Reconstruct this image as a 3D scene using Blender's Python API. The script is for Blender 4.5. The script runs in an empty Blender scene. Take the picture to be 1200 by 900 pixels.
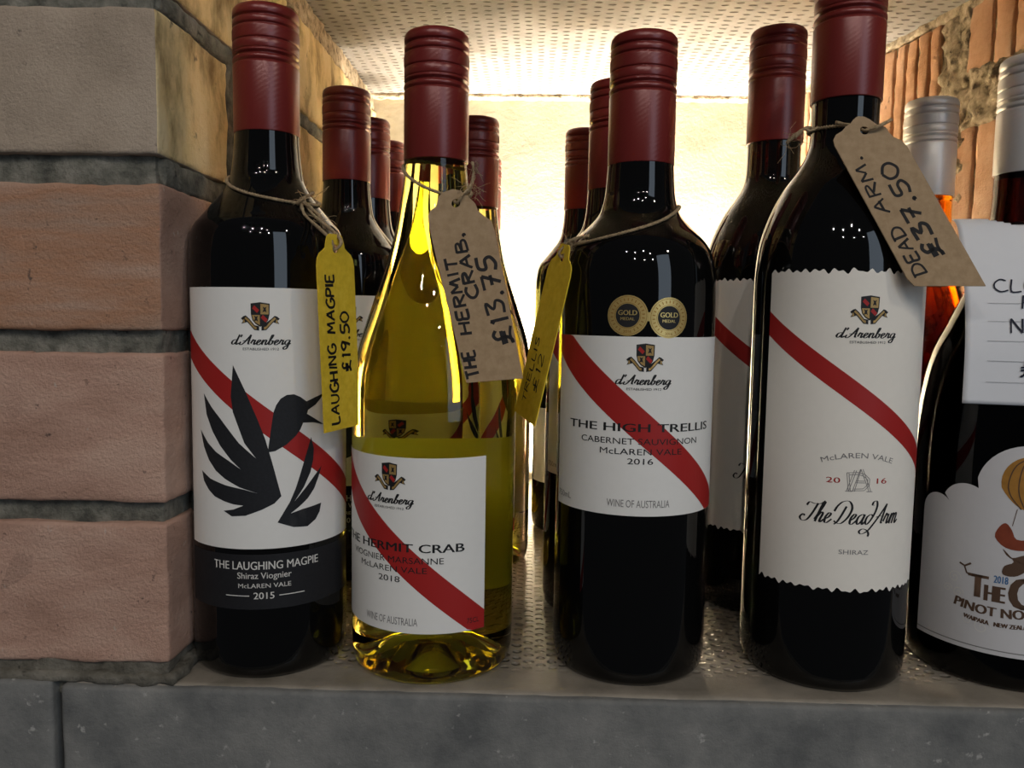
import bpy, bmesh, math, random
from mathutils import Vector, Matrix, noise
random.seed(7)
S = bpy.context.scene
C = S.collection
MM = 0.001
PI = math.pi

# ------------------------------------------------------------------ camera, world, lights, exposure
def cam_axes(p, r, y):
    cy, sy = math.cos(y), math.sin(y)
    cp, sp = math.cos(-p), math.sin(-p)
    right = Vector((cy, sy, 0))
    fwd = Vector((-sy*cp, cy*cp, sp))
    up = Vector((sy*sp, -cy*sp, cp))
    cr, sr = math.cos(r), math.sin(r)
    return right*cr + up*sr, fwd, up*cr - right*sr
cd = bpy.data.cameras.new('camera')
cam = bpy.data.objects.new('camera', cd)
C.objects.link(cam)
a_, b_, u_ = cam_axes(math.radians(4.966), math.radians(0.9165), math.radians(1.3847))
M = Matrix((a_, u_, -b_)).transposed().to_4x4()
M.translation = Vector((0, 0, 0.1721))
cam.matrix_world = M
cd.sensor_width = 36
cd.lens = 940/1200*36
cd.clip_start = 0.01
S.camera = cam

S.view_settings.view_transform = 'Standard'
S.view_settings.look = 'None'
S.view_settings.gamma = 1
S.view_settings.use_curve_mapping = False
S.view_settings.exposure = 0.0
S.cycles.max_bounces = 14
S.cycles.transmission_bounces = 14
S.cycles.glossy_bounces = 6
S.cycles.diffuse_bounces = 6
S.cycles.sample_clamp_indirect = 20

w = bpy.data.worlds.new('room_ambient')
S.world = w
w.use_nodes = True
bg = w.node_tree.nodes['Background']
bg.inputs[0].default_value = (0.75, 0.8, 0.9, 1)
bg.inputs[1].default_value = 0.045

def area(name, loc, target, sx, sy, power, col):
    l = bpy.data.lights.new(name, 'AREA')
    l.shape = 'RECTANGLE'
    l.size, l.size_y = sx, sy
    l.energy = power
    l.color = col
    o = bpy.data.objects.new(name, l)
    C.objects.link(o)
    o.location = loc
    o.rotation_euler = (Vector(target)-Vector(loc)).to_track_quat('-Z', 'Y').to_euler()
    return o
def lamp(name, loc, power, col, rad=0.03):
    l = bpy.data.lights.new(name, 'POINT')
    l.energy = power
    l.color = col
    l.shadow_soft_size = rad
    o = bpy.data.objects.new(name, l)
    C.objects.link(o)
    o.location = loc
    return o
# warm light strip at the back of the niche, hidden behind the bottles, washing the plaster
strip = area('niche_strip_light', (0.085, 0.782, 0.014), (0.085, 0.830, 0.085), 0.32, 0.02, 15.0, (1.0, 0.895, 0.745))
strip.data.spread = math.radians(125)
# shop window to the right behind the viewer, ceiling downlights
area('shop_window_light', (1.5, -1.9, 0.75), (0, 0.4, 0.15), 0.9, 2.0, 13, (0.70, 0.84, 1.0))
for i, (x, y, z) in enumerate(((-0.75, -1.2, 1.55), (-0.35, -1.5, 1.6), (0.1, -1.25, 1.5), (0.5, -1.7, 1.65), (-0.55, -2.3, 1.7), (0.2, -2.5, 1.7), (0.85, -2.4, 1.7))):
    lamp('downlight', (x, y, z), 11.5, (1.0, 0.93, 0.85), 0.012)

lamp('downlight', (1.15, -0.75, 1.35), 15.0, (1.0, 0.90, 0.76), 0.02)

# ------------------------------------------------------------------ materials
def nt(name):
    m = bpy.data.materials.new(name)
    m.use_nodes = True
    t = m.node_tree
    return m, t, t.nodes['Principled BSDF']
def N(t, kind, **kw):
    n = t.nodes.new(kind)
    for k, v in kw.items():
        if k.startswith('i_'):
            n.inputs[k[2:].replace('_', ' ')].default_value = v
        else:
            setattr(n, k, v)
    return n
def plain(name, col, rough=0.5, metal=0.0, spec=0.5, var=0.06, scale=60.0):
    """solid colour with a faint procedural mottling"""
    m, t, b = nt(name)
    tc = N(t, 'ShaderNodeTexCoord')
    nz = N(t, 'ShaderNodeTexNoise', i_Scale=scale, i_Detail=4.0)
    t.links.new(tc.outputs['Object'], nz.inputs['Vector'])
    mx = N(t, 'ShaderNodeMixRGB')
    mx.inputs[1].default_value = tuple(c*(1-var) for c in col)+(1,)
    mx.inputs[2].default_value = tuple(min(1, c*(1+var)) for c in col)+(1,)
    t.links.new(nz.outputs['Fac'], mx.inputs[0])
    t.links.new(mx.outputs[0], b.inputs['Base Color'])
    b.inputs['Roughness'].default_value = rough
    b.inputs['Metallic'].default_value = metal
    b.inputs['Specular IOR Level'].default_value = spec
    return m
def rough_stone(name, cols, scale, rough, bump, fine=400.0, spots=None, spot_scale=90.0, island=0.0, stretch=(1, 1, 1), pale=None):
    """masonry: 3-colour noise ramp, speckles, bump"""
    m, t, b = nt(name)
    tc = N(t, 'ShaderNodeTexCoord')
    mp = N(t, 'ShaderNodeMapping')
    mp.inputs['Scale'].default_value = stretch
    t.links.new(tc.outputs['Object'], mp.inputs[0])
    nz = N(t, 'ShaderNodeTexNoise', i_Scale=scale, i_Detail=8.0, i_Roughness=0.62)
    t.links.new(mp.outputs[0], nz.inputs['Vector'])
    rp = N(t, 'ShaderNodeValToRGB')
    e = rp.color_ramp.elements
    e[0].position, e[0].color = 0.34, cols[0]+(1,)
    e[1].position, e[1].color = 0.68, cols[2]+(1,)
    k = e.new(0.5)
    k.color = cols[1]+(1,)
    t.links.new(nz.outputs['Fac'], rp.inputs[0])
    out = rp.outputs[0]
    if island:
        g = N(t, 'ShaderNodeNewGeometry')
        hs = N(t, 'ShaderNodeHueSaturation')
        mr = N(t, 'ShaderNodeMapRange')
        mr.inputs[3].default_value = 1-island
        mr.inputs[4].default_value = 1+island
        t.links.new(g.outputs['Random Per Island'], mr.inputs[0])
        t.links.new(mr.outputs[0], hs.inputs['Value'])
        t.links.new(out, hs.inputs['Color'])
        out = hs.outputs[0]
    if spots:
        n2 = N(t, 'ShaderNodeTexNoise', i_Scale=spot_scale, i_Detail=3.0, i_Roughness=0.7)
        t.links.new(tc.outputs['Object'], n2.inputs['Vector'])
        r2 = N(t, 'ShaderNodeValToRGB')
        r2.color_ramp.elements[0].position = 0.66
        r2.color_ramp.elements[1].position = 0.74
        t.links.new(n2.outputs['Fac'], r2.inputs[0])
        mx = N(t, 'ShaderNodeMixRGB')
        mx.inputs[2].default_value = spots+(1,)
        t.links.new(r2.outputs[0], mx.inputs[0])
        t.links.new(out, mx.inputs[1])
        out = mx.outputs[0]
    if pale:
        n4 = N(t, 'ShaderNodeTexNoise', i_Scale=210.0, i_Detail=2.0, i_Roughness=0.6)
        m4 = N(t, 'ShaderNodeMapping')
        m4.inputs['Scale'].default_value = (1, 1, 0.5)
        m4.inputs['Location'].default_value = (3.1, 1.7, 0.4)
        t.links.new(tc.outputs['Object'], m4.inputs[0])
        t.links.new(m4.outputs[0], n4.inputs['Vector'])
        r4 = N(t, 'ShaderNodeValToRGB')
        r4.color_ramp.elements[0].position = 0.70
        r4.color_ramp.elements[1].position = 0.76
        t.links.new(n4.outputs['Fac'], r4.inputs[0])
        x4 = N(t, 'ShaderNodeMixRGB')
        x4.inputs[2].default_value = pale+(1,)
        t.links.new(r4.outputs[0], x4.inputs[0])
        t.links.new(out, x4.inputs[1])
        out = x4.outputs[0]
    t.links.new(out, b.inputs['Base Color'])
    n3 = N(t, 'ShaderNodeTexNoise', i_Scale=fine, i_Detail=6.0, i_Roughness=0.7)
    t.links.new(tc.outputs['Object'], n3.inputs['Vector'])
    ad = N(t, 'ShaderNodeMath', operation='ADD')
    t.links.new(n3.outputs['Fac'], ad.inputs[0])
    t.links.new(nz.outputs['Fac'], ad.inputs[1])
    bp = N(t, 'ShaderNodeBump', i_Strength=bump, i_Distance=0.002)
    t.links.new(ad.outputs[0], bp.inputs['Height'])
    t.links.new(bp.outputs[0], b.inputs['Normal'])
    b.inputs['Roughness'].default_value = rough
    b.inputs['Specular IOR Level'].default_value = 0.3
    return m
def dimpled(name, cols, px, py, lx, ly, depth, rough, pit=None, fade=(0.0, 0.01)):
    """cast slab with staggered rows of small oblong dimples"""
    m = rough_stone(name, cols, 26, rough, 0.12, 500)
    t = m.node_tree
    b = t.nodes['Principled BSDF']
    old = b.inputs['Normal'].links[0].from_node
    tc = N(t, 'ShaderNodeTexCoord')
    sp = N(t, 'ShaderNodeSeparateXYZ')
    # wobble the grid a little
    nz = N(t, 'ShaderNodeTexNoise', i_Scale=70.0, i_Detail=2.0)
    t.links.new(tc.outputs['Object'], nz.inputs['Vector'])
    mxv = N(t, 'ShaderNodeVectorMath', operation='MULTIPLY_ADD')
    mxv.inputs[1].default_value = (0.004, 0.004, 0)
    t.links.new(nz.outputs['Color'], mxv.inputs[0])
    t.links.new(tc.outputs['Object'], mxv.inputs[2])
    t.links.new(mxv.outputs[0], sp.inputs[0])
    def mth(op, a, bv=None):
        n = N(t, 'ShaderNodeMath', operation=op)
        t.links.new(a, n.inputs[0])
        if bv is not None:
            if hasattr(bv, 'links'):
                t.links.new(bv, n.inputs[1])
            else:
                n.inputs[1].default_value = bv
        return n.outputs[0]
    u = mth('DIVIDE', sp.outputs['X'], px)
    col = mth('FLOOR', u)
    fu = mth('SUBTRACT', mth('FRACT', u), 0.5)
    odd = mth('MULTIPLY', mth('FRACT', mth('MULTIPLY', col, 0.5)), 1.0)
    v = mth('ADD', mth('DIVIDE', sp.outputs['Y'], py), odd)
    fv = mth('SUBTRACT', mth('FRACT', v), 0.5)
    du = mth('DIVIDE', mth('MULTIPLY', fu, px), lx)
    dv = mth('DIVIDE', mth('MULTIPLY', fv, py), ly)
    d2 = mth('ADD', mth('MULTIPLY', du, du), mth('MULTIPLY', dv, dv))
    mr = N(t, 'ShaderNodeMapRange', interpolation_type='SMOOTHSTEP')
    mr.inputs[1].default_value = 0.2
    mr.inputs[2].default_value = 1.1
    t.links.new(d2, mr.inputs[0])
    fd = N(t, 'ShaderNodeMapRange', interpolation_type='SMOOTHSTEP')
    fd.inputs[1].default_value, fd.inputs[2].default_value = fade
    t.links.new(sp.outputs['Y'], fd.inputs[0])
    bp = N(t, 'ShaderNodeBump', i_Strength=1.0, i_Distance=depth)
    t.links.new(fd.outputs[0], bp.inputs['Strength'])
    t.links.new(mr.outputs[0], bp.inputs['Height'])
    t.links.new(old.outputs[0], bp.inputs['Normal'])
    t.links.new(bp.outputs[0], b.inputs['Normal'])
    if pit:
        src = b.inputs['Base Color'].links[0].from_socket
        mx = N(t, 'ShaderNodeMixRGB')
        mx.inputs[1].default_value = pit+(1,)
        t.links.new(mr.outputs[0], mx.inputs[0])
        t.links.new(src, mx.inputs[2])
        t.links.new(mx.outputs[0], b.inputs['Base Color'])
    return m
def glass(name, tint, ior, absorb=None, density=0.0):
    m, t, b = nt(name)
    b.inputs['Base Color'].default_value = tint+(1,)
    b.inputs['Roughness'].default_value = 0.01
    b.inputs['IOR'].default_value = ior
    b.inputs['Transmission Weight'].default_value = 1.0
    if absorb:
        va = N(t, 'ShaderNodeVolumeAbsorption')
        va.inputs[0].default_value = absorb+(1,)
        va.inputs[1].default_value = density
        t.links.new(va.outputs[0], t.nodes['Material Output'].inputs['Volume'])
    return m

MAT = {}
MAT['dark_glass'] = plain('dark_glass', (0.0028, 0.0028, 0.0028), 0.03, 0, 0.42)
MAT['green_dark_glass'] = plain('green_dark_glass', (0.006, 0.007, 0.003), 0.035, 0, 0.55)
MAT['olive_glass'] = glass('olive_glass', (0.92, 0.90, 0.32), 1.37, (0.72, 0.66, 0.05), 15.0)
MAT['rose_glass'] = glass('rose_glass', (0.95, 0.62, 0.40), 1.37, (0.88, 0.74, 0.20), 330.0)
MAT['brown_glass'] = glass('brown_glass', (0.80, 0.50, 0.38), 1.37, (0.40, 0.10, 0.05), 190.0)
def cap_mat(name, col, rough, metal):
    m, t, b = nt(name)
    tc = N(t, 'ShaderNodeTexCoord')
    mp = N(t, 'ShaderNodeMapping')
    mp.inputs['Rotation'].default_value = (0, 0.6, 0)
    t.links.new(tc.outputs['Object'], mp.inputs[0])
    wv = N(t, 'ShaderNodeTexWave', i_Scale=165.0, i_Distortion=0.0)
    wv.bands_direction = 'Z'
    t.links.new(mp.outputs[0], wv.inputs['Vector'])
    bp = N(t, 'ShaderNodeBump', i_Strength=0.06, i_Distance=0.0003)
    t.links.new(wv.outputs['Fac'], bp.inputs['Height'])
    t.links.new(bp.outputs[0], b.inputs['Normal'])
    b.inputs['Base Color'].default_value = col+(1,)
    b.inputs['Roughness'].default_value = rough
    b.inputs['Metallic'].default_value = metal
    return m
MAT['red_cap'] = cap_mat('red_cap', (0.17, 0.018, 0.015), 0.32, 0.1)
MAT['silver_cap'] = cap_mat('silver_cap', (0.62, 0.60, 0.58), 0.38, 0.35)
MAT['label_paper'] = plain('label_paper', (0.78, 0.765, 0.73), 0.55, 0, 0.3, 0.025, 300)
MAT['cream_paper'] = plain('cream_paper', (0.82, 0.775, 0.70), 0.7, 0, 0.2, 0.03, 250)
MAT['cloud_paper'] = plain('cloud_paper', (0.60, 0.59, 0.60), 0.5, 0, 0.3, 0.03, 250)
MAT['red_ink'] = plain('red_ink', (0.36, 0.018, 0.016), 0.5, 0, 0.3)
MAT['black_ink'] = plain('black_ink', (0.012, 0.012, 0.013), 0.55, 0, 0.3)
MAT['grey_ink'] = plain('grey_ink', (0.20, 0.19, 0.19), 0.6, 0, 0.3)
MAT['pale_grey_ink'] = plain('pale_grey_ink', (0.42, 0.42, 0.44), 0.6, 0, 0.3)
MAT['brown_ink'] = plain('brown_ink', (0.09, 0.05, 0.03), 0.6, 0, 0.3)
MAT['blue_ink'] = plain('blue_ink', (0.05, 0.15, 0.33), 0.6, 0, 0.3)
MAT['white_ink'] = plain('white_ink', (0.68, 0.66, 0.62), 0.6, 0, 0.3)
MAT['charcoal_label'] = plain('charcoal_label', (0.014, 0.014, 0.016), 0.6, 0, 0.25, 0.3, 700)
MAT['charcoal_ink'] = plain('charcoal_ink', (0.016, 0.017, 0.020), 0.6, 0, 0.25, 0.35, 900)
MAT['gold_ink'] = plain('gold_ink', (0.40, 0.26, 0.09), 0.45, 0.3, 0.4, 0.25, 900)
MAT['gold_foil'] = plain('gold_foil', (0.62, 0.46, 0.17), 0.38, 0.7, 0.5, 0.12, 700)
MAT['amber_ink'] = plain('amber_ink', (0.36, 0.17, 0.03), 0.6, 0, 0.3, 0.3, 300)
MAT['rust_ink'] = plain('rust_ink', (0.22, 0.045, 0.02), 0.6, 0, 0.3, 0.3, 300)
MAT['marker_ink'] = plain('marker_ink', (0.012, 0.011, 0.012), 0.6, 0, 0.2)
MAT['blue_biro'] = plain('blue_biro', (0.015, 0.018, 0.035), 0.6, 0, 0.2)
def kraft():
    m = rough_stone('kraft_card', ((0.30, 0.205, 0.115), (0.34, 0.235, 0.135), (0.385, 0.27, 0.16)), 260, 0.8, 0.05, 900)
    return m
MAT['kraft_card'] = kraft()
MAT['kraft_yellow_lit'] = rough_stone('kraft_yellow_lit', ((0.64, 0.43, 0.025), (0.72, 0.495, 0.03), (0.78, 0.56, 0.05)), 260, 0.8, 0.05, 900)  # kraft card with the yellow light through the olive bottle put into its colour
def note_mat():
    m = plain('note_paper', (0.72, 0.73, 0.76), 0.7, 0, 0.2, 0.02, 200)
    b = m.node_tree.nodes['Principled BSDF']
    return m
MAT['note_paper'] = note_mat()
MAT['twine'] = rough_stone('twine', ((0.22, 0.15, 0.08), (0.36, 0.26, 0.15), (0.50, 0.38, 0.23)), 900, 0.9, 0.5, 1500)
MAT['brick_pink'] = rough_stone('brick_pink', ((0.41, 0.24, 0.175), (0.53, 0.325, 0.245), (0.63, 0.42, 0.325)), 24, 0.9, 0.85, 520, (0.16, 0.10, 0.08), 170, 0.10, (0.6, 0.6, 1.6), (0.62, 0.50, 0.42))
MAT['brick_rust'] = rough_stone('brick_rust', ((0.47, 0.335, 0.255), (0.52, 0.275, 0.165), (0.60, 0.42, 0.325)), 16, 0.9, 0.9, 520, (0.15, 0.10, 0.08), 160, 0.05, (0.35, 0.35, 2.2), (0.64, 0.52, 0.43))
MAT['brick_grey'] = rough_stone('brick_grey', ((0.36, 0.285, 0.215), (0.435, 0.345, 0.265), (0.51, 0.415, 0.325)), 18, 0.9, 0.7, 520, (0.17, 0.14, 0.11), 150, 0.04, (1, 1, 1), (0.58, 0.50, 0.41))
MAT['brick_buff'] = rough_stone('brick_buff', ((0.28, 0.19, 0.08), (0.74, 0.58, 0.30), (0.82, 0.68, 0.42)), 42, 0.9, 0.8, 300, (0.15, 0.11, 0.07), 75, 0.10, (1, 1, 0.45))
MAT['brick_terracotta'] = rough_stone('brick_terracotta', ((0.42, 0.22, 0.11), (0.55, 0.32, 0.19), (0.62, 0.41, 0.28)), 22, 0.9, 0.55, 260, (0.30, 0.18, 0.11), 80, 0.14)
MAT['mortar_grey'] = rough_stone('mortar_grey', ((0.085, 0.085, 0.072), (0.18, 0.175, 0.145), (0.30, 0.285, 0.24)), 95, 0.95, 1.0, 300, (0.05, 0.05, 0.045), 120)
MAT['mortar_bed'] = rough_stone('mortar_bed', ((0.10, 0.09, 0.07), (0.17, 0.155, 0.125), (0.25, 0.23, 0.19)), 90, 0.95, 1.0, 300, (0.05, 0.045, 0.035), 130)
MAT['mortar_buff'] = rough_stone('mortar_buff', ((0.11, 0.085, 0.05), (0.42, 0.34, 0.23), (0.60, 0.50, 0.36)), 150, 0.95, 1.0, 260, (0.08, 0.06, 0.04), 140)
MAT['concrete'] = rough_stone('concrete', ((0.12, 0.122, 0.12), (0.18, 0.18, 0.172), (0.25, 0.245, 0.23)), 30, 0.8, 0.4, 420, (0.36, 0.35, 0.33), 150)
MAT['floor_slab'] = dimpled('floor_slab', ((0.17, 0.15, 0.12), (0.25, 0.22, 0.18), (0.33, 0.29, 0.235)), 0.0058, 0.0074, 0.0024, 0.0018, 0.0036, 0.30, None, (0.372, 0.392))
MAT['ceiling_slab'] = dimpled('ceiling_slab', ((0.17, 0.158, 0.138), (0.215, 0.20, 0.18), (0.26, 0.245, 0.222)), 0.0098, 0.0084, 0.0030, 0.0016, 0.0012, 0.6, (0.085, 0.07, 0.055))
MAT['plaster'] = rough_stone('plaster', ((0.385, 0.345, 0.255), (0.42, 0.378, 0.287), (0.455, 0.412, 0.318)), 30, 0.9, 0.3, 200)

# ------------------------------------------------------------------ object helpers
def link(name, bm, mats, parent=None, smooth=False, scale=True):
    me = bpy.data.meshes.new(name)
    if scale:
        bmesh.ops.scale(bm, vec=(MM, MM, MM), verts=bm.verts)
    bm.normal_update()
    bm.to_mesh(me)
    bm.free()
    for m in (mats if isinstance(mats, (list, tuple)) else [mats]):
        me.materials.append(MAT[m])
    if smooth:
        for p in me.polygons:
            p.use_smooth = True
    o = bpy.data.objects.new(name, me)
    C.objects.link(o)
    if parent is not None:
        o.parent = parent
    return o
def thing(name, label, cat, loc, rz=0.0, group=None):
    o = bpy.data.objects.new(name, None)
    o.empty_display_size = 0.02
    C.objects.link(o)
    o.location = [c*MM for c in loc]
    o.rotation_euler = (0, 0, rz)
    o['label'], o['category'] = label, cat
    if group:
        o['group'] = group
    return o
def copy_thing(root, loc, rz, label):
    r = root.copy()
    C.objects.link(r)
    r.location = [c*MM for c in loc]
    r.rotation_euler = (0, 0, rz)
    r['label'] = label
    for ch in list(root.children):
        c = ch.copy()
        C.objects.link(c)
        c.parent = r
        for g in list(ch.children):
            d = g.copy()
            C.objects.link(d)
            d.parent = c
    return r
def structure(name, bm, mats, smooth=False):
    o = link(name, bm, mats, None, smooth)
    o['kind'] = 'structure'
    return o

def lathe(bm, prof, seg=96, alt=None):
    """prof: list of (r, z) from bottom to top; r 0 closes. alt: dict index -> radial ridge amplitude"""
    rings = []
    for i, (r, z) in enumerate(prof):
        if r <= 1e-6:
            rings.append([bm.verts.new((0, 0, z))])
        else:
            amp = alt.get(i, 0) if alt else 0
            rings.append([bm.verts.new(((r+(amp if k % 2 else -amp))*math.cos(2*PI*k/seg), (r+(amp if k % 2 else -amp))*math.sin(2*PI*k/seg), z)) for k in range(seg)])
    for a, b in zip(rings, rings[1:]):
        if len(a) == 1 and len(b) == 1:
            continue
        for k in range(seg):
            k2 = (k+1) % seg
            if len(a) == 1:
                bm.faces.new((a[0], b[k2], b[k]))
            elif len(b) == 1:
                bm.faces.new((a[k], a[k2], b[0]))
            else:
                bm.faces.new((a[k], a[k2], b[k2], b[k]))
def smooth_prof(pts, n=5):
    """Catmull-Rom through profile points"""
    P = [Vector(p) for p in pts]
    out = []
    for i in range(len(P)-1):
        p0, p1, p2, p3 = P[max(i-1, 0)], P[i], P[i+1], P[min(i+2, len(P)-1)]
        for k in range(n):
            t = k/n
            v = 0.5*((2*p1)+(p2-p0)*t+(2*p0-5*p1+4*p2-p3)*t*t+(3*p1-p0-3*p2+p3)*t**3)
            out.append((v.x, v.y))
    out.append(tuple(P[-1]))
    return out
def crom(pts, n=6, closed=False):
    P = [Vector(p) for p in pts]
    out = []
    m = len(P)
    for i in range(m if closed else m-1):
        if closed:
            p0, p1, p2, p3 = P[i-1], P[i], P[(i+1) % m], P[(i+2) % m]
        else:
            p0, p1, p2, p3 = P[max(i-1, 0)], P[i], P[i+1], P[min(i+2, m-1)]
        for k in range(n):
            t = k/n
            out.append(0.5*((2*p1)+(p2-p0)*t+(2*p0-5*p1+4*p2-p3)*t*t+(3*p1-p0-3*p2+p3)*t**3))
    if not closed:
        out.append(P[-1])
    return out
def box(bm, x0, x1, y0, y1, z0, z1, mi=0):
    vs = [bm.verts.new((x, y, z)) for x in (x0, x1) for y in (y0, y1) for z in (z0, z1)]
    fs = [(0, 1, 3, 2), (4, 6, 7, 5), (0, 4, 5, 1), (2, 3, 7, 6), (0, 2, 6, 4), (1, 5, 7, 3)]
    out = []
    for f in fs:
        face = bm.faces.new([vs[i] for i in f])
        face.material_index = mi
        out.append(face)
    return out
def tube(bm, pts, rad, seg=8, jitter=0.0, twist=0.0, ax=0.0):
    """round cord along 3-D points (mm); twist makes a two-ply ridge"""
    P = [Vector(p) for p in pts]
    rings = []
    prev = None
    run = 0.0
    for i, p in enumerate(P):
        d = (P[min(i+1, len(P)-1)]-P[max(i-1, 0)]).normalized()
        if i:
            run += (P[i]-P[i-1]).length
        n = prev if prev is not None else (Vector((0, 0, 1)) if abs(d.z) < 0.9 else Vector((1, 0, 0)))
        n = (n-d*n.dot(d)).normalized()
        prev = n
        b = d.cross(n)
        r0 = rad*(1+random.uniform(-jitter, jitter))
        rings.append([bm.verts.new(p+(n*math.cos(2*PI*k/seg)+b*math.sin(2*PI*k/seg))*r0*(1+ax*math.cos(2*(2*PI*k/seg-run*twist)))) for k in range(seg)])
    for a, b in zip(rings, rings[1:]):
        for k in range(seg):
            bm.faces.new((a[k], a[(k+1) % seg], b[(k+1) % seg], b[k]))
    bm.faces.new(rings[0][::-1])
    bm.faces.new(rings[-1])

# ------------------------------------------------------------------ flat artwork (s along, t up, in mm) wrapped round the glass
def poly(bm, pts, mi=0):
    vs = [bm.verts.new((p[0], p[1], 0)) for p in pts]
    f = bm.faces.new(vs)
    f.material_index = mi
    if f.normal.z < 0 or f.calc_area() == 0:
        f.normal_update()
        if f.normal.z < 0:
            f.normal_flip()
    return f
def rect(bm, s0, s1, t0, t1, mi=0):
    poly(bm, ((s0, t0), (s1, t0), (s1, t1), (s0, t1)), mi)
def disc(bm, s, t, r, mi=0, n=32, r2=None):
    if r2 is None:
        poly(bm, [(s+r*math.cos(2*PI*k/n), t+r*math.sin(2*PI*k/n)) for k in range(n)], mi)
    else:
        for k in range(n):
            a, b = 2*PI*k/n, 2*PI*(k+1)/n
            poly(bm, ((s+r2*math.cos(a), t+r2*math.sin(a)), (s+r*math.cos(a), t+r*math.sin(a)), (s+r*math.cos(b), t+r*math.sin(b)), (s+r2*math.cos(b), t+r2*math.sin(b))), mi)
def ribbon(bm, pts, w, mi=0, contrast=0.0, taper=False):
    P = [Vector((p[0], p[1])) for p in pts]
    n = len(P)
    L, R_ = [], []
    for i in range(n):
        d = P[min(i+1, n-1)]-P[max(i-1, 0)]
        if d.length < 1e-6:
            d = Vector((1, 0))
        d.normalize()
        ww = w
        if contrast:
            ww = w*((1-contrast)+contrast*1.6*abs(d.y)**1.5)
        if taper:
            e = min(i, n-1-i)/max(1, n*0.18)
            ww *= min(1.0, 0.35+0.65*e)
        nn = Vector((-d.y, d.x))*ww/2
        L.append(bm.verts.new((P[i].x+nn.x, P[i].y+nn.y, 0)))
        R_.append(bm.verts.new((P[i].x-nn.x, P[i].y-nn.y, 0)))
    for i in range(n-1):
        f = bm.faces.new((R_[i], R_[i+1], L[i+1], L[i]))
        f.material_index = mi
_tc = {}
def text(bm, body, s, t, width, cap, mi=0, align='C', bold=0.0, arc=0.0, mono=None):
    """set type: fitted to an exact width and cap height"""
    if bold:          # heavier face: overprint with small sideways steps
        d = bold*cap*1.3
        for k in (-1, 1):
            text(bm, body, s+k*d, t, width, cap, mi, align, 0, arc)
    key = (body, 0)
    if key not in _tc:
        cu = bpy.data.curves.new('type', 'FONT')
        cu.body = body
        cu.size = 1.0
        cu.resolution_u = 3
        ob = bpy.data.objects.new('type', cu)
        C.objects.link(ob)
        dg = bpy.context.evaluated_depsgraph_get()
        me = bpy.data.meshes.new_from_object(ob.evaluated_get(dg))
        vs = [(v.co.x, v.co.y) for v in me.vertices]
        fs = [tuple(p.vertices) for p in me.polygons]
        bpy.data.objects.remove(ob)
        bpy.data.curves.remove(cu)
        bpy.data.meshes.remove(me)
        _tc[key] = (vs, fs)
    vs, fs = _tc[key]
    x0, x1 = min(v[0] for v in vs), max(v[0] for v in vs)
    cy = 0.729
    sx = width/(x1-x0)
    sy = cap/cy
    off = {'C': -width/2, 'L': 0, 'R': -width}[align]
    nv = []
    for x, y in vs:
        px = (x-x0)*sx+off
        py = y*sy
        if arc:
            a = px/arc
            px, py = math.sin(a)*(arc+py), math.cos(a)*(arc+py)-arc
        nv.append(bm.verts.new((s+px, t+py, 0)))
    for f in fs:
        try:
            fc = bm.faces.new([nv[i] for i in f])
            fc.material_index = mi
        except ValueError:
            pass
def wrapped(name, bm, mats, R, off, parent, smooth=True):
    """bend flat artwork round a bottle of radius R"""
    bmesh.ops.triangulate(bm, faces=bm.faces[:])
    ss = [v.co.x for v in bm.verts]
    k = math.floor(min(ss)/2.2)+1
    while k*2.2 < max(ss):
        bmesh.ops.bisect_plane(bm, geom=bm.verts[:]+bm.edges[:]+bm.faces[:], plane_co=(k*2.2, 0, 0), plane_no=(1, 0, 0))
        k += 1
    for f in bm.faces:
        f.normal_update()
        if f.normal.z < 0:
            f.normal_flip()
    rr = R+off
    for v in bm.verts:
        a = v.co.x/R
        v.co = Vector((rr*math.sin(a), -rr*math.cos(a), v.co.y))
    return link(name, bm, mats, parent, smooth)

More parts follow.
